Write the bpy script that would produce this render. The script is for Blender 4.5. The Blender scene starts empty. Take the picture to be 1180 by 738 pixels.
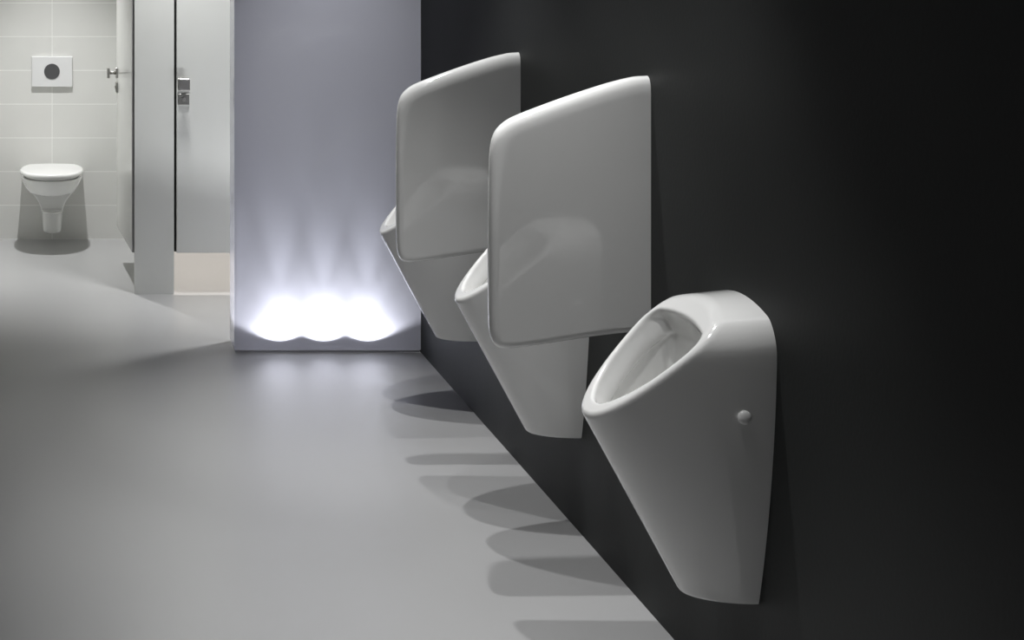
import bpy, bmesh, math
import numpy as np
from mathutils import Vector, Matrix

scene = bpy.context.scene
COL = scene.collection
PI = math.pi

# ------------------------------------------------------------------ view
scene.view_settings.view_transform = 'Standard'
scene.view_settings.look = 'None'
scene.view_settings.exposure = 0.0
scene.view_settings.gamma = 1.0
scene.view_settings.use_curve_mapping = False
scene.cycles.use_denoising = True
scene.cycles.max_bounces = 8
scene.cycles.diffuse_bounces = 5
scene.cycles.transmission_bounces = 6
scene.cycles.sample_clamp_indirect = 4.0

H = 1.6            # camera height
F = 1700.0         # focal length in pixels of the 1180-wide frame
WX = 1.411         # inner face of the dark right wall
CEIL = 2.62

cam_d = bpy.data.cameras.new('camera')
cam = bpy.data.objects.new('camera', cam_d)
COL.objects.link(cam)
cam.location = (0, 0, H)
cam.rotation_euler = (PI/2, 0, 0)
cam_d.sensor_width = 36.0
cam_d.lens = 36.0*F/1180.0
cam_d.shift_x = 490.0/1180.0
cam_d.shift_y = -399.0/1180.0
cam_d.clip_start = 0.05
scene.camera = cam

# ------------------------------------------------------------- materials
def mat(name, col, rough=0.5, spec=0.5, metal=0.0, coat=0.0, coat_rough=0.03):
    m = bpy.data.materials.new(name); m.use_nodes = True
    b = m.node_tree.nodes['Principled BSDF']
    b.inputs['Base Color'].default_value = (*col, 1)
    b.inputs['Roughness'].default_value = rough
    b.inputs['Specular IOR Level'].default_value = spec
    b.inputs['Metallic'].default_value = metal
    b.inputs['Coat Weight'].default_value = coat
    b.inputs['Coat Roughness'].default_value = coat_rough
    return m

def add_noise(m, scale, amount, rough_amt=0.0, bump=0.0, bscale=None, stretch=(1, 1, 1)):
    """gentle procedural unevenness of colour, gloss and relief"""
    nt = m.node_tree; b = nt.nodes['Principled BSDF']
    tc = nt.nodes.new('ShaderNodeTexCoord'); mp = nt.nodes.new('ShaderNodeMapping')
    mp.inputs['Scale'].default_value = stretch
    nt.links.new(tc.outputs['Object'], mp.inputs['Vector'])
    n = nt.nodes.new('ShaderNodeTexNoise'); n.inputs['Scale'].default_value = scale
    n.inputs['Detail'].default_value = 6
    nt.links.new(mp.outputs['Vector'], n.inputs['Vector'])
    base = Vector(b.inputs['Base Color'].default_value[:3])
    mx = nt.nodes.new('ShaderNodeMix'); mx.data_type = 'RGBA'
    mx.inputs['A'].default_value = (*(base*(1-amount)), 1)
    mx.inputs['B'].default_value = (*(base*(1+amount)), 1)
    nt.links.new(n.outputs['Fac'], mx.inputs['Factor'])
    nt.links.new(mx.outputs['Result'], b.inputs['Base Color'])
    if rough_amt:
        r0 = b.inputs['Roughness'].default_value
        mr = nt.nodes.new('ShaderNodeMapRange')
        mr.inputs['To Min'].default_value = r0-rough_amt; mr.inputs['To Max'].default_value = r0+rough_amt
        nt.links.new(n.outputs['Fac'], mr.inputs['Value']); nt.links.new(mr.outputs['Result'], b.inputs['Roughness'])
    if bump:
        n2 = nt.nodes.new('ShaderNodeTexNoise'); n2.inputs['Scale'].default_value = bscale or scale*6
        n2.inputs['Detail'].default_value = 4
        nt.links.new(mp.outputs['Vector'], n2.inputs['Vector'])
        bp = nt.nodes.new('ShaderNodeBump'); bp.inputs['Strength'].default_value = bump
        bp.inputs['Distance'].default_value = 0.002
        nt.links.new(n2.outputs['Fac'], bp.inputs['Height']); nt.links.new(bp.outputs['Normal'], b.inputs['Normal'])
    return m

M = {}
M['floor'] = add_noise(mat('grey_resin_floor', (0.385, 0.385, 0.387), 0.30, 0.5), 1.6, 0.05, 0.04, 0.12, 260)
M['black_wall'] = add_noise(mat('charcoal_wall', (0.021, 0.0225, 0.022), 0.6, 0.28), 2.2, 0.08, 0.04, 0.2, 90)
M['ceiling'] = add_noise(mat('ceiling_paint', (0.10, 0.10, 0.10), 0.9, 0.2), 2, 0.04)
M['ceramic'] = add_noise(mat('glazed_ceramic', (0.83, 0.83, 0.82), 0.09, 0.5, coat=0.9), 1.5, 0.01)
M['cap'] = add_noise(mat('white_plastic_cap', (0.9, 0.9, 0.89), 0.3, 0.5), 4, 0.01)
M['lid'] = add_noise(mat('white_seat_plastic', (0.82, 0.82, 0.81), 0.16, 0.5, coat=0.3), 4, 0.01)
M['rubber'] = add_noise(mat('dark_rubber_and_gap_shade', (0.03, 0.03, 0.03), 0.7, 0.3), 8, 0.05)  # seat pads, and the added strip that keeps the door gap dark
M['laminate'] = add_noise(mat('white_laminate', (0.74, 0.75, 0.715), 0.36, 0.45), 1.2, 0.012, 0.02)
M['gloss_laminate'] = add_noise(mat('glossy_door_laminate', (0.72, 0.72, 0.70), 0.14, 0.6), 1.2, 0.01)
M['edge'] = add_noise(mat('grey_door_edge', (0.3, 0.3, 0.29), 0.5, 0.4), 3, 0.03)
M['steel'] = add_noise(mat('brushed_steel', (0.50, 0.49, 0.47), 0.32, 0.5, metal=1.0), 60, 0.08, 0.05, stretch=(1, 1, 12))
M['dark_steel'] = add_noise(mat('dark_satin_steel', (0.30, 0.30, 0.28), 0.38, 0.5, metal=0.9), 60, 0.08, 0.05)
M['plate'] = add_noise(mat('flush_plate_white', (0.74, 0.74, 0.745), 0.3, 0.5), 3, 0.01)
M['button'] = add_noise(mat('flush_button_grey', (0.085, 0.085, 0.088), 0.35, 0.5), 5, 0.03)
M['base'] = add_noise(mat('partition_base_metal', (0.34, 0.34, 0.37), 0.4, 0.5), 5, 0.03)
M['lamp_body'] = add_noise(mat('lamp_housing', (0.6, 0.6, 0.62), 0.4, 0.5), 5, 0.03)

def tile_mat():
    m = mat('white_wall_tiles', (0.66, 0.66, 0.635), 0.28, 0.5)
    nt = m.node_tree; b = nt.nodes['Principled BSDF']
    tc = nt.nodes.new('ShaderNodeTexCoord')
    sep = nt.nodes.new('ShaderNodeSeparateXYZ'); cmb = nt.nodes.new('ShaderNodeCombineXYZ')
    nt.links.new(tc.outputs['Object'], sep.inputs[0])
    a = nt.nodes.new('ShaderNodeMath'); a.operation = 'ADD'; a.inputs[1].default_value = 0.209+0.61*8
    nt.links.new(sep.outputs['X'], a.inputs[0]); nt.links.new(a.outputs[0], cmb.inputs['X'])
    nt.links.new(sep.outputs['Z'], cmb.inputs['Y'])
    br = nt.nodes.new('ShaderNodeTexBrick')
    br.offset = 0.0; br.squash = 1.0
    br.inputs['Scale'].default_value = 1.0
    br.inputs['Brick Width'].default_value = 0.61
    br.inputs['Row Height'].default_value = 0.2036
    br.inputs['Mortar Size'].default_value = 0.0022
    br.inputs['Mortar Smooth'].default_value = 0.3
    br.inputs['Color1'].default_value = (0.70, 0.70, 0.68, 1)
    br.inputs['Color2'].default_value = (0.72, 0.715, 0.695, 1)
    br.inputs['Mortar'].default_value = (0.93, 0.93, 0.91, 1)
    nt.links.new(cmb.outputs[0], br.inputs['Vector'])
    nt.links.new(br.outputs['Color'], b.inputs['Base Color'])
    return m
M['tiles'] = tile_mat()

def acrylic():
    """opal acrylic: lets light from behind through, softly glossy in front"""
    m = bpy.data.materials.new('opal_acrylic'); m.use_nodes = True
    nt = m.node_tree; nt.nodes.clear()
    out = nt.nodes.new('ShaderNodeOutputMaterial')
    tr = nt.nodes.new('ShaderNodeBsdfTranslucent'); tr.inputs['Color'].default_value = (0.50, 0.505, 0.57, 1)
    df = nt.nodes.new('ShaderNodeBsdfDiffuse'); df.inputs['Color'].default_value = (0.62, 0.62, 0.70, 1)
    n = nt.nodes.new('ShaderNodeTexNoise'); n.inputs['Scale'].default_value = 1.3
    r = nt.nodes.new('ShaderNodeMapRange'); r.inputs['To Min'].default_value = 0.46; r.inputs['To Max'].default_value = 0.50
    nt.links.new(n.outputs['Fac'], r.inputs['Value'])
    m1 = nt.nodes.new('ShaderNodeMixShader'); nt.links.new(r.outputs['Result'], m1.inputs[0])
    nt.links.new(df.outputs[0], m1.inputs[1]); nt.links.new(tr.outputs[0], m1.inputs[2])
    gl = nt.nodes.new('ShaderNodeBsdfGlossy'); gl.inputs['Roughness'].default_value = 0.05
    gl.inputs['Color'].default_value = (1, 1, 1, 1)
    fr = nt.nodes.new('ShaderNodeFresnel'); fr.inputs['IOR'].default_value = 1.49
    m2 = nt.nodes.new('ShaderNodeMixShader'); nt.links.new(fr.outputs[0], m2.inputs[0])
    nt.links.new(m1.outputs[0], m2.inputs[1]); nt.links.new(gl.outputs[0], m2.inputs[2])
    nt.links.new(m2.outputs[0], out.inputs[0])
    return m
M['acrylic'] = acrylic()
def clear_acrylic():
    m = bpy.data.materials.new('clear_acrylic'); m.use_nodes = True
    nt = m.node_tree; nt.nodes.clear()
    out = nt.nodes.new('ShaderNodeOutputMaterial')
    tr = nt.nodes.new('ShaderNodeBsdfTransparent'); tr.inputs['Color'].default_value = (.97, .97, .985, 1)
    gl = nt.nodes.new('ShaderNodeBsdfGlossy'); gl.inputs['Roughness'].default_value = 0.05
    mx = nt.nodes.new('ShaderNodeMixShader'); mx.inputs[0].default_value = .04
    nt.links.new(tr.outputs[0], mx.inputs[1]); nt.links.new(gl.outputs[0], mx.inputs[2])
    nt.links.new(mx.outputs[0], out.inputs[0])
    return m
M['clear'] = clear_acrylic()

def glow(name, col, s):
    m = bpy.data.materials.new(name); m.use_nodes = True
    b = m.node_tree.nodes['Principled BSDF']
    b.inputs['Base Color'].default_value = (0.9, 0.9, 0.9, 1)
    b.inputs['Emission Color'].default_value = (*col, 1); b.inputs['Emission Strength'].default_value = s
    return m
M['lamp_glow'] = glow('lamp_lens_glow', (0.9, 0.93, 1.0), 12)

# --------------------------------------------------------------- helpers
def link(name, me, m, parent=None, loc=(0, 0, 0), rotz=0.0, smooth=False):
    o = bpy.data.objects.new(name, me); COL.objects.link(o)
    if m is not None and not me.materials: me.materials.append(m)
    if parent: o.parent = parent
    o.location = loc; o.rotation_euler = (0, 0, rotz)
    if smooth:
        for p in me.polygons: p.use_smooth = True
    return o

def tag(o, label=None, cat=None, group=None, kind=None):
    if label: o['label'] = label
    if cat: o['category'] = cat
    if group: o['group'] = group
    if kind: o['kind'] = kind
    return o

def empty(name, loc, rotz=0.0):
    o = bpy.data.objects.new(name, None); COL.objects.link(o)
    o.empty_display_size = 0.1; o.location = loc; o.rotation_euler = (0, 0, rotz)
    return o

def bm_box(bm, lo, hi, bevel=0.0, seg=3):
    lo, hi = Vector(lo), Vector(hi)
    r = bmesh.ops.create_cube(bm, size=1.0)
    vs = r['verts']
    for v in vs:
        v.co = Vector([(lo[i]+hi[i])/2 + v.co[i]*(hi[i]-lo[i]) for i in range(3)])
    if bevel > 0:
        es = list({e for v in vs for e in v.link_edges})
        bmesh.ops.bevel(bm, geom=es, offset=bevel, segments=seg, profile=0.5, affect='EDGES')

def bm_cyl(bm, c0, c1, r, seg=32, bevel=0.0):
    c0, c1 = Vector(c0), Vector(c1); ax = c1-c0
    res = bmesh.ops.create_cone(bm, cap_ends=True, segments=seg, radius1=r, radius2=r, depth=ax.length)
    q = ax.to_track_quat('Z', 'Y').to_matrix().to_4x4()
    bmesh.ops.transform(bm, verts=res['verts'], matrix=Matrix.Translation((c0+c1)/2) @ q)
    if bevel > 0:
        es = [e for e in {e for v in res['verts'] for e in v.link_edges} if len(e.link_faces) == 2 and
              any(len(f.verts) > 4 for f in e.link_faces)]
        bmesh.ops.bevel(bm, geom=es, offset=bevel, segments=3, profile=0.5, affect='EDGES')

def bm_done(name, bm, m, parent=None, loc=(0, 0, 0), rotz=0.0, smooth=False):
    me = bpy.data.meshes.new(name)
    bmesh.ops.recalc_face_normals(bm, faces=bm.faces)
    bm.to_mesh(me); bm.free()
    return link(name, me, m, parent, loc, rotz, smooth)

def box(name, lo, hi, m, parent=None, bevel=0.0, loc=(0, 0, 0), rotz=0.0):
    bm = bmesh.new(); bm_box(bm, lo, hi, bevel)
    return bm_done(name, bm, m, parent, loc, rotz)

# implicit solids: rounded intersection, surface nets, projection on the surface
def rmax(a, b, r):
    return np.minimum(np.maximum(a, b), -r) + np.sqrt(np.maximum(a+r, 0)**2 + np.maximum(b+r, 0)**2)

def sstep(x, a, b):
    t = np.clip((x-a)/(b-a), 0, 1); return t*t*(3-2*t)

def surface_net(fn, lo, hi, h, name, m, smooth=True, flip_x=True, zoff=0.0):
    lo = np.array(lo, float); hi = np.array(hi, float)
    n = np.ceil((hi-lo)/h).astype(int)+1
    ax = [lo[i]+h*np.arange(n[i]) for i in range(3)]
    U, V, Z = np.meshgrid(*ax, indexing='ij')
    G = fn(U, V, Z)
    S = G < 0
    c = np.array(n)-1
    cnt = np.zeros(c); acc = np.zeros((*c, 3))
    corners = [(i, j, k) for i in (0, 1) for j in (0, 1) for k in (0, 1)]
    def sl(o): return tuple(slice(o[d], o[d]+c[d]) for d in range(3))
    base = np.stack(np.meshgrid(*[lo[i]+h*np.arange(c[i]) for i in range(3)], indexing='ij'), -1)
    for a in corners:
        for d in range(3):
            if a[d]: continue
            b = list(a); b[d] = 1; b = tuple(b)
            ga, gb = G[sl(a)], G[sl(b)]
            mk = S[sl(a)] != S[sl(b)]
            t = np.where(mk, ga/np.where(mk, ga-gb, 1.0), 0)
            pt = base + h*np.array(a, float)
            pt[..., d] += h*t
            acc[mk] += pt[mk]; cnt[mk] += 1
    act = cnt > 0
    idx = -np.ones(c, int); idx[act] = np.arange(act.sum())
    P = acc[act]/cnt[act][:, None]
    def grad(P, e=2e-4):
        g = np.zeros_like(P)
        for d in range(3):
            q = P.copy(); q[:, d] += e; w = P.copy(); w[:, d] -= e
            g[:, d] = (fn(q[:, 0], q[:, 1], q[:, 2])-fn(w[:, 0], w[:, 1], w[:, 2]))/(2*e)
        return g
    for _ in range(4):
        f = fn(P[:, 0], P[:, 1], P[:, 2]); g = grad(P)
        st = (f/np.maximum((g*g).sum(1), 1e-3))[:, None]*g
        l = np.linalg.norm(st, axis=1, keepdims=True)
        st *= np.minimum(1, 0.5*h/np.maximum(l, 1e-9))
        P -= st
    faces = []
    for d in range(3):
        e1, e2 = (d+1) % 3, (d+2) % 3
        sa = [slice(1, c[i]) for i in range(3)]; sa[d] = slice(0, c[d])
        sb = list(sa); sb[d] = slice(1, c[d]+1)
        A, B = S[tuple(sa)], S[tuple(sb)]
        mk = A != B
        I = np.argwhere(mk)
        off = np.ones(3, int); off[d] = 0
        I = I+off
        def cell(d1, d2):
            J = I.copy(); J[:, e1] -= d1; J[:, e2] -= d2
            return idx[J[:, 0], J[:, 1], J[:, 2]]
        q = np.stack([cell(1, 1), cell(0, 1), cell(0, 0), cell(1, 0)], 1)
        inside_first = A[mk]
        q[~inside_first] = q[~inside_first][:, ::-1]
        faces.append(q)
    Q = np.concatenate(faces)
    Q = Q[(Q >= 0).all(1)]
    if flip_x:
        P[:, 0] *= -1; Q = Q[:, ::-1]
    P[:, 2] -= zoff
    me = bpy.data.meshes.new(name)
    me.vertices.add(len(P)); me.vertices.foreach_set('co', P.astype(np.float32).ravel())
    me.loops.add(Q.size); me.loops.foreach_set('vertex_index', Q.astype(np.int32).ravel())
    me.polygons.add(len(Q))
    me.polygons.foreach_set('loop_start', np.arange(0, Q.size, 4, dtype=np.int32))
    me.polygons.foreach_set('use_smooth', np.full(len(Q), smooth))
    me.update(calc_edges=True); me.validate()
    me.materials.append(m)
    return me

def cut_back(me):
    """slice the solid flat where it meets the wall and close it"""
    bm = bmesh.new(); bm.from_mesh(me)
    bmesh.ops.bisect_plane(bm, geom=bm.verts[:]+bm.edges[:]+bm.faces[:], plane_co=(0, 0, 0), plane_no=(1, 0, 0), clear_outer=True, dist=1e-5)
    be = [e for e in bm.edges if len(e.link_faces) == 1]
    r = bmesh.ops.holes_fill(bm, edges=be, sides=0)
    ff = r['faces']
    es = list({e for f in ff for e in f.edges})
    for f in ff: f.smooth = False
    bmesh.ops.split_edges(bm, edges=es)
    bm.to_mesh(me); bm.free()
    return me

# --------------------------------------------------------------- setting
YN, YF = -1.5, 8.90
XL, XR = -4.0, WX
def struct(o, label=None):
    tag(o, label, None, None, 'structure'); return o

struct(box('floor', (XL-.1, YN, -0.1), (XR+.1, YF+.1, 0.0), M['floor']), 'smooth grey resin floor')
struct(box('wall_right', (WX, YN, 0.0), (WX+.1, YF, CEIL), M['black_wall']), 'matt black wall carrying the urinals')
struct(box('wall_back', (XL, YF, 0.0), (XR+.1, YF+.1, CEIL), M['tiles']), 'white tiled wall behind the toilet')
struct(box('ceiling', (XL-.1, YN, CEIL), (XR+.1, YF+.1, CEIL+.1), M['ceiling']))
struct(box('wall_left', (XL-.1, YN, 0.0), (XL, YF+.1, CEIL), M['laminate']))

DP = 7.372      # front face of the cubicle fronts
# fixed front panels between the cubicle doors
struct(box('wall_cubicle_front', (0.238, DP, 0.0), (0.436, DP+.04, CEIL), M['laminate'], bevel=0.001),
       'pale fixed panel between the open and the closed cubicle door')
struct(box('wall_cubicle_front', (-0.80, DP, 0.0), (-0.58, DP+.04, CEIL), M['laminate'], bevel=0.001),
       'fixed cubicle front panel left of the toilet opening')
struct(box('wall_cubicle_front', (1.262, DP, 0.0), (WX, DP+.04, CEIL), M['laminate'], bevel=0.001),
       'fixed cubicle front panel behind the glowing screen')
# side partitions of the cubicles
struct(box('wall_cubicle_side', (0.33, DP+.04, 0.0), (0.36, YF, CEIL), M['laminate']), 'partition between the cubicles')
struct(box('wall_cubicle_side', (-0.72, DP+.04, 0.0), (-0.69, YF, CEIL), M['laminate']), 'partition left of the toilet')

struct(box('gap_light_block', (0.425, DP+.041, 0.205), (0.462, DP+.055, CEIL), M['rubber']), 'dark strip added to block light in the gap of the closed door')  # added strip: stops cubicle light leaking through, so the gap stays dark
# doors -----------------------------------------------------------------
def square_knob(parent, c, axis, r=0.028, stem=0.036, m=None):
    """square rose, round stem, square grip; axis = unit vector pointing away from the leaf"""
    m = m or M['steel']
    c = Vector(c); a = Vector(axis)
    t1 = Vector((0, 0, 1)); t2 = a.cross(t1)
    def slab(name, p, half, th, mm, par):
        bm = bmesh.new(); bm_box(bm, (-half, -half, 0), (half, half, th), 0.0025)
        rot = Matrix((t2, t1, a)).transposed().to_4x4()
        bmesh.ops.transform(bm, verts=bm.verts, matrix=Matrix.Translation(p) @ rot)
        return bm_done(name, bm, mm, par)
    k = slab('door_knob', c+a*(0.007+stem), r, 0.013, m, parent)
    slab('knob_rose', c, r, 0.008, m, k)
    bm = bmesh.new(); bm_cyl(bm, c+a*0.006, c+a*(0.008+stem), 0.009, 24)
    bm_done('knob_stem', bm, m, k, smooth=True)
    return k

def lock(parent, c, axis, r=0.028):
    c = Vector(c); a = Vector(axis); t1 = Vector((0, 0, 1)); t2 = a.cross(t1)
    rot = Matrix((t2, t1, a)).transposed().to_4x4()
    bm = bmesh.new(); bm_box(bm, (-r, -r, 0), (r, r, 0.008), 0.002)
    bmesh.ops.transform(bm, verts=bm.verts, matrix=Matrix.Translation(c) @ rot)
    o = bm_done('door_lock', bm, M['dark_steel'], parent)
    bm = bmesh.new(); bm_cyl(bm, c+a*0.006, c+a*0.013, 0.010, 24, 0.001)
    bm_box(bm, (-.001, -.001, 0), (.001, .001, .001))
    bm_done('lock_turn', bm, M['steel'], o, smooth=False)
    return o

# closed door
dz0 = 0.205
d2 = empty('door_2', (0.449, DP+.002, dz0)); struct(d2, 'closed pale cubicle door beside the glowing screen')
box('door_leaf', (0, 0, 0), (0.80, 0.038, 2.35), M['laminate'], d2, 0.0015)
square_knob(d2, (0.035, 0, 1.6-127/230.6-dz0), (0, -1, 0))
lock(d2, (0.035, 0, 1.6-144.5/230.6-dz0), (0, -1, 0))
# open door: hinge beside the fixed panel, swung inwards
hx, hy = 0.226, DP+.012
fy = 8.165; fx = 0.0202*fy
ang = math.atan2(fy-hy, fx-hx)
L = math.hypot(fy-hy, fx-hx)
d1 = empty('door_1', (hx, hy, dz0), ang); struct(d1, 'open glossy cubicle door swung in beside the toilet')
box('door_leaf', (0.003, -0.038, 0), (L, 0, 2.35), M['gloss_laminate'], d1, 0.0015)
tag(box('door_edge', (0.0, -0.038, 0), (0.003, 0, 2.35), M['edge'], d1), 'grey hinge edge')
square_knob(d1, (L-.035, 0, 1.055-dz0), (0, 1, 0))
lock(d1, (L-.035, 0, 0.975-dz0), (0, 1, 0))

# light screen ----------------------------------------------------------
SX0, SY0, SY1 = 0.623, 6.227, 6.430
sc_ = empty('glowing_screen', (SX0, SY0, 0))
tag(sc_, 'tall white translucent screen glowing from its base, set against the black wall', 'light screen')
w = WX-SX0-.001; th = .006; zt = CEIL-.004
fs_ = box('front_sheet', (0, 0, .012), (w, th, zt), M['acrylic'], sc_, .0012)
ss_ = box('side_sheet', (0, th+.0005, .012), (th, SY1-SY0-th, zt), M['acrylic'], sc_, .0012)
box('base_plinth', (.004, .004, .0), (w-.004, SY1-SY0-.004, .011), M['base'], sc_, .001)
def face_mats(o, axis, sign):
    # opal film on the outer face, clear acrylic on the others
    o.data.materials.clear(); o.data.materials.append(M['acrylic']); o.data.materials.append(M['clear'])
    for p in o.data.polygons: p.material_index = 0 if p.normal[axis]*sign > .3 else 1
face_mats(fs_, 1, -1); face_mats(ss_, 0, -1)
lamps = []
for lx in (0.813, 1.0, 1.186):
    bm = bmesh.new(); bm_cyl(bm, (lx-SX0, .071, .011), (lx-SX0, .071, .017), .022, 32, .001)
    lp = bm_done('floor_lamp_disc', bm, M['lamp_body'], sc_)
    lamps.append((lx, SY0+.071))

def spot(name, loc, target, power, size_deg, blend, color=(1, 1, 1), rad=0.02):
    ld = bpy.data.lights.new(name, 'SPOT'); ld.energy = power
    ld.spot_size = math.radians(size_deg); ld.spot_blend = blend
    ld.color = color; ld.shadow_soft_size = rad
    o = bpy.data.objects.new(name, ld); COL.objects.link(o)
    o.location = loc
    o.rotation_euler = (Vector(target)-Vector(loc)).to_track_quat('-Z', 'Y').to_euler()
    return o

for lx, ly in lamps:
    spot('screen_lamp_light', (lx, ly, .019), (lx, ly, 1.0), 11.5, 139, 0.3, (.97, .98, 1.0), .004)
    spot('screen_beam_light', (lx, ly, .020), (lx, ly-.09, 1.0), 9.0, 58, 1.0, (.93, .95, 1.0), .006)
    spot('screen_beam_light', (lx, ly, .020), (lx, ly-.045, 1.0), 34.0, 26, 1.0, (.93, .95, 1.0), .006)

# --------------------------------------------------------------- urinals
zc = np.array([.274, .37, .508, .693, .80]); hc = np.array([.0815, .104, .134, .155, .1635])
pol = np.polyfit(zc, hc, 3)
def u_hw(z): return np.polyval(pol, np.clip(z, .2, .80)) + 0*z
def u_P(z): return .135+.545*(z-.274)

def u_side(u, v, z):
    e = 1e-4
    def q(u, v, z):
        return (np.abs(v)/u_hw(z))**2.1 + (np.maximum(u, 0)/u_P(z))**1.75 - 1
    q0 = q(u, v, z)
    gu = (q(u+e, v, z)-q(u-e, v, z))/(2*e); gv = (q(u, v+e, z)-q(u, v-e, z))/(2*e); gz = (q(u, v, z+e)-q(u, v, z-e))/(2*e)
    g = np.sqrt(gu**2+gv**2+gz**2)
    return q0/np.maximum(g, 4.0)

def urinal_fn(u, v, z):
    s = u_side(u, v, z)
    top = (z-.911+.10*u+1.4*v*v)/np.sqrt(1.01+(2.8*v)**2)
    body0 = rmax(s, top, .050)
    rim = (z-.982+.955*u)/1.383
    body = rmax(body0, rim, .011)
    body = rmax(body, .274-z-.03*u, .005)
    q = -rim
    inset = .019+.011*sstep(q, .0, .045)-.013*sstep(q, .052, .060)+.024*sstep(u, .22, .34)
    cav = rmax(body0+inset, .104-u, .065)
    cav = rmax(cav, .40-z, .06)
    return rmax(body, -cav, .009)

ume = cut_back(surface_net(urinal_fn, (-.010, -.180, .262), (.372, .180, .925), .0042, 'urinal_body', M['ceramic'], zoff=.274))

def make_urinal():
    r = empty('urinal', (WX-.0005, 3.178, .274))
    b = link('bowl', ume, None, r)
    for s in (-1, 1):
        # find surface lateral position
        uu, zz = .062, .690
        vs = np.linspace(.05, .2, 1500)
        f = urinal_fn(np.full_like(vs, uu), vs, np.full_like(vs, zz))
        vv = vs[np.argmin(np.abs(f))]
        bm = bmesh.new()
        rr = bmesh.ops.create_uvsphere(bm, u_segments=40, v_segments=20, radius=.0145)
        bmesh.ops.scale(bm, verts=rr['verts'], vec=(1, .62, 1))
        bm_done('fixing_cap', bm, M['cap'], r, loc=(-uu, s*(vv+.0015), zz-.274), smooth=True)
    return r

def children(o): return [c for c in bpy.data.objects if c.parent == o]
def copy_tree(o, parent=None):
    c = o.copy(); COL.objects.link(c)
    if parent: c.parent = parent
    for ch in children(o): copy_tree(ch, c)
    return c

u3 = make_urinal()
tag(u3, 'nearest white urinal, fully in view, round cap on its side', 'urinal', 'urinals on the black wall')
u2 = copy_tree(u3); u2.location.y = 3.178+1.1085
tag(u2, 'middle white urinal, rim showing left of the nearer divider', 'urinal')
u1 = copy_tree(u3); u1.location.y = 3.178+2*1.1085
tag(u1, 'farthest white urinal beside the glowing screen, half hidden behind the farther divider', 'urinal')

# -------------------------------------------------------------- dividers
px = [(751, 384.5), (748.5, 384.7), (708, 387), (651.7, 395.5), (610, 402), (590, 404.3), (580, 404.2), (573.5, 401), (569, 393), (567.2, 380),
      (566.4, 330), (566.2, 246), (567.2, 190), (568.3, 172), (571, 158), (577, 148), (587, 139.5), (600, 133), (651.7, 113.5),
      (700, 97.5), (725, 91), (740, 88.0), (751, 87.0)]
sD = 461.0
poly = np.array([(WX-(x-100)/sD, H-(y+30)/sD) for x, y in px])
poly[0, 0] = -.12; poly[-1, 0] = -.12
def sd_poly(P, x, y):
    shp = x.shape; x = x.ravel(); y = y.ravel()
    d = np.full(x.shape, 1e9); s = np.ones(x.shape)
    n = len(P)
    for i in range(n):
        a = P[i]; b = P[i-1]
        ex, ey = b-a; wx, wy = x-a[0], y-a[1]
        t = np.clip((wx*ex+wy*ey)/(ex*ex+ey*ey), 0, 1)
        d = np.minimum(d, (wx-ex*t)**2+(wy-ey*t)**2)
        c1 = y >= a[1]; c2 = y < b[1]; c3 = ex*wy > ey*wx
        fl = (c1 & c2 & c3) | (~c1 & ~c2 & ~c3)
        s = np.where(fl, -s, s)
    return (s*np.sqrt(d)).reshape(shp)
def chaikin(P, k):
    for _ in range(k):
        Q = []
        for i in range(len(P)):
            a, b = P[i], P[(i+1) % len(P)]
            Q += [a*.75+b*.25, a*.25+b*.75]
        P = np.array(Q)
    return P
core = chaikin(poly, 2)
# precomputed distance table, sampled bilinearly (smooth and quick)
gx = np.arange(-.05, .46, .003); gz = np.arange(.62, 1.42, .003)
GX, GZ = np.meshgrid(gx, gz, indexing='ij'); TAB = sd_poly(core, GX, GZ)
for _ in range(2):
    T2 = TAB.copy(); T2[1:-1, 1:-1] = (TAB[1:-1, 1:-1]*4+TAB[:-2, 1:-1]+TAB[2:, 1:-1]+TAB[1:-1, :-2]+TAB[1:-1, 2:])/8; TAB = T2
def tab(u, z):
    a = np.clip((u-gx[0])/.003, 0, len(gx)-1.001); b = np.clip((z-gz[0])/.003, 0, len(gz)-1.001)
    i = a.astype(int); j = b.astype(int); fa = a-i; fb = b-j
    return (TAB[i, j]*(1-fa)*(1-fb)+TAB[i+1, j]*fa*(1-fb)+TAB[i, j+1]*(1-fa)*fb+TAB[i+1, j+1]*fa*fb)
HH = .027
def divider_fn(u, v, z):
    e = 1.5e-3
    o = tab(u, z)
    WE = .020+.028*sstep(z, .95, 1.25)
    a = np.maximum(o+WE, 0)/WE; b = np.abs(v)/HH
    q = a**2.4+b**2.4-1
    ga = 2.4*np.maximum(a, 1e-4)**1.4/WE; gb = 2.4*np.maximum(b, 1e-4)**1.4/HH
    return q/np.maximum(np.sqrt(ga*ga+gb*gb), 12.0)
dme = cut_back(surface_net(divider_fn, (-.010, -.036, .66), (.44, .036, 1.37), .0045, 'divider_plate', M['ceramic']))
dY = 3.688+.027
zb = .70
dme.transform(Matrix.Translation((0, 0, -zb)))
div2 = link('urinal_divider', dme, None, None, (WX-.0005, dY, zb))
tag(div2, 'nearer white ceramic divider between the middle and nearest urinals', 'urinal divider', 'dividers between the urinals')
div1 = div2.copy(); COL.objects.link(div1); div1.location.y = dY+1.1085
tag(div1, 'farther white ceramic divider in front of the farthest urinal', 'urinal divider')

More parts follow.
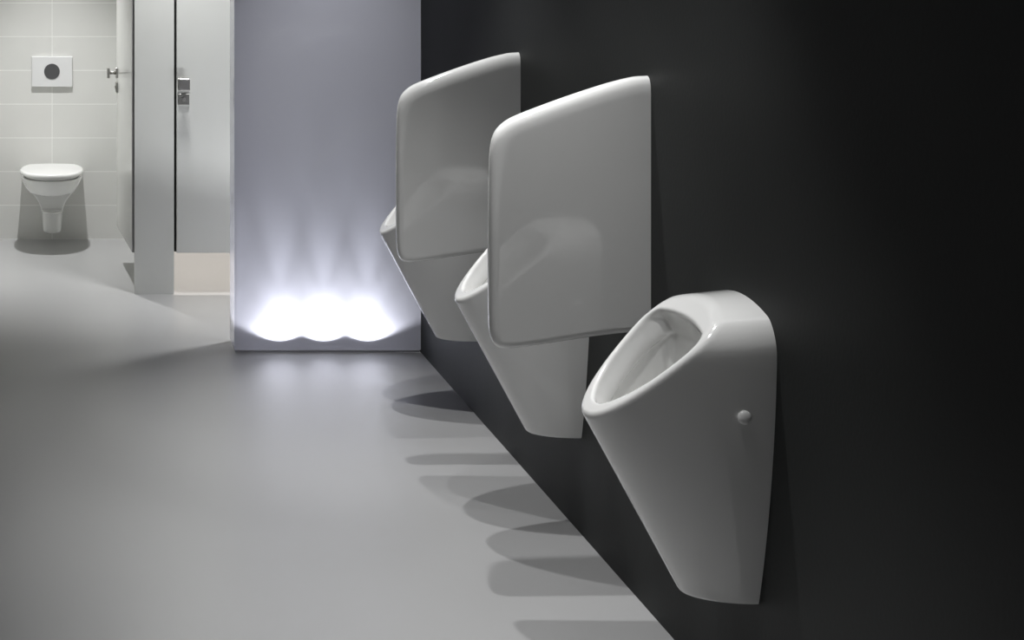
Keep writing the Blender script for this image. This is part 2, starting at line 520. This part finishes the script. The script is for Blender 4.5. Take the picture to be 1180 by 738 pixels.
# ---------------------------------------------------------------- toilet
def cub(xs, ys):
    p = np.polyfit(xs, ys, min(4, len(xs)-1))
    return lambda z: np.polyval(p, np.clip(z, min(xs), max(xs)))
def lin(xs, ys): return lambda z: np.interp(z, xs, ys)
def smooth_lin(xs, ys, w=.02):
    f = lin(xs, ys); return lambda z: (f(z-w)+f(z-w/2)+f(z)+f(z+w/2)+f(z+w))/5
t_w = smooth_lin([.05, .20, .235, .275, .34, .40, .43], [.053, .064, .074, .098, .150, .177, .183])
t_L = smooth_lin([.05, .14, .20, .25, .30, .36, .43], [.19, .215, .26, .36, .45, .50, .525])
t_c = smooth_lin([.05, .20, .30, .43], [.12, .13, .18, .24])
def d_out(u, v, w, L, c, a=2.3, b=2.2):
    A = (np.abs(v)/w)**a; B = (np.maximum(u-c, 0)/(L-c))**b
    q = A+B-1
    gu = b*np.maximum(u-c, 1e-4)**(b-1)/(L-c)**b; gv = a*np.maximum(np.abs(v), 1e-4)**(a-1)/w**a
    return q/np.maximum(np.sqrt(gu*gu+gv*gv), 3.0)
def d_egg(u, v, w, L, c, ub, a=2.3, b=2.2):
    r = np.where(u > c, (u-c)/(L-c), (c-u)/(c-ub)); k = np.where(u > c, 1/(L-c), 1/(c-ub))
    q = (np.abs(v)/w)**a+np.abs(r)**b-1
    gu = b*np.maximum(np.abs(r), 1e-3)**(b-1)*k; gv = a*np.maximum(np.abs(v), 1e-4)**(a-1)/w**a
    return q/np.maximum(np.sqrt(gu*gu+gv*gv), 3.0)
def bowl_fn(u, v, z):
    s = d_out(u, v, t_w(z), t_L(z), t_c(z))
    f = rmax(s, z-.419, .006)
    f = rmax(f, .065-z, .012)
    cav = rmax(d_out(u, v, .135, .47, .22)+.0, .20-z, .08); cav = np.maximum(cav, .16-u)
    f = rmax(f, -cav, .006)
    return np.maximum(f, -u)
def seat_fn(u, v, z):
    s = d_out(u, v, .165, .508, .24)
    f = rmax(s, np.abs(z-.4295)-.006, .003)
    f = np.maximum(f, -d_out(u, v, .118, .45, .22))
    return rmax(f, .050-u, .05)
def lid_fn(u, v, z):
    s = d_egg(u, v, .1865, .540, .25, .010)
    dome = z-(.466-.10*np.abs(v)**2*2-.03*np.maximum(u-.3, 0)**2*3)
    f = rmax(s, dome, .013)
    f = rmax(f, .438-z, .003)
    return rmax(f, .048-u, .03)
t = empty('toilet', (-.206, YF-.0005, .065))
tag(t, 'white wall-hung toilet with closed lid on the tiled wall', 'toilet')
def rot_me(me):  # built pointing to -x; turn it to point to -y
    me.transform(Matrix.Rotation(PI/2, 4, 'Z')); return me
link('bowl', rot_me(surface_net(bowl_fn, (-.01, -.2, .045), (.55, .2, .44), .006, 'toilet_bowl', M['ceramic'], zoff=.065)), None, t)
link('seat', rot_me(surface_net(seat_fn, (.02, -.2, .42), (.56, .2, .448), .004, 'toilet_seat', M['lid'], zoff=.065)), None, t)
link('lid', rot_me(surface_net(lid_fn, (.02, -.2, .435), (.56, .2, .476), .004, 'toilet_lid', M['lid'], zoff=.065)), None, t)
for s in (-1, 1):
    bm = bmesh.new(); bm_cyl(bm, (s*.075-.02, -.034, .372), (s*.075+.02, -.034, .372), .010, 24, .002)
    bm_done('hinge', bm, M['steel'], t, smooth=True)
for s in (-1, 1):   # rubber pads that hold the seat off the bowl
    for yy in (-.46, -.20):
        hw_ = .150 if yy > -.3 else .085
        box('rubber_pad', (s*hw_-.012, yy-.008, .358), (s*hw_+.012, yy+.008, .364), M['rubber'], t, .001)

# flush plate
fp = empty('flush_plate', (-.2095, YF-.0005, H-(100+30)/191))
tag(fp, 'white flush plate with round grey button on the tiles above the toilet', 'flush plate')
box('plate', (-.123, -.016, 0), (.123, 0, .183), M['plate'], fp, .003)
bm = bmesh.new(); bm_cyl(bm, (0, -.0145, .093), (0, -.019, .093), .047, 56, .0015)
bm_done('push_button', bm, M['button'], fp)
# ----------------------------------------------------------------- lamps
def downlight(x, y, label, power, size=70, blend=.9, color=(1, 1, .995), target=None, rad=.022):
    t = empty('ceiling_spotlight', (x, y, CEIL))
    tag(t, label, 'ceiling light', 'ceiling spotlights')
    bm = bmesh.new()
    n = 40
    rings = []
    for r, z in ((.050, 0), (.050, -.006), (.042, -.008), (.034, 0.0-.001)):
        rings.append([bm.verts.new((r*math.cos(2*PI*k/n), r*math.sin(2*PI*k/n), z)) for k in range(n)])
    for a, b in zip(rings[:-1], rings[1:]):
        for k in range(n): bm.faces.new((a[k], a[(k+1) % n], b[(k+1) % n], b[k]))
    bm_done('trim_ring', bm, M['lamp_body'], t, smooth=True)
    bm = bmesh.new(); bm_cyl(bm, (0, 0, -.0025), (0, 0, -.0005), .034, 40)
    bm_done('lens', bm, M['lamp_glow'], t)
    spot('ceiling_spot_beam', (x, y, CEIL-.02), target or (x, y, 0), power, size, blend, color, rad)

LX = .92
PWR = 92
for i, (y, p, sz) in enumerate(((3.40, 1.0, 70), (4.00, 1.0, 66), (4.77, 1.0, 70), (5.27, 1.0, 44))):
    downlight(LX, y, 'round ceiling spotlight above the urinal row', PWR*p, sz)
downlight(.74, 2.80, 'unseen fill spotlight added to brighten the nearest urinal', 85, 56, 1.0)  # added fill, off the lamp row: lifts the nearest urinal's top and body
downlight(-.206, 8.2, 'round ceiling spotlight above the toilet', 200, 76, .95)
downlight(.90, 8.2, 'round ceiling spotlight in the closed cubicle', 240, 96, .7, (1, .93, .87))

downlight(1.0, 6.68, 'unseen fill spotlight added to brighten the glowing screen from behind', 165, 64, 1.0, rad=.06, target=(1.10, 6.40, 0))  # invented fixture: backlights the upper screen so it glows evenly
downlight(.48, 7.02, 'unseen fill spotlight added to brighten the cubicle doors', 125, 72, 1.0, rad=.08, target=(.46, 7.75, 0))  # invented fixture: extra light on the doors and fixed panel
wd = bpy.data.worlds.new('world'); scene.world = wd; wd.use_nodes = True
bg = wd.node_tree.nodes['Background']
bg.inputs['Color'].default_value = (1, 1, 1, 1); bg.inputs['Strength'].default_value = .115
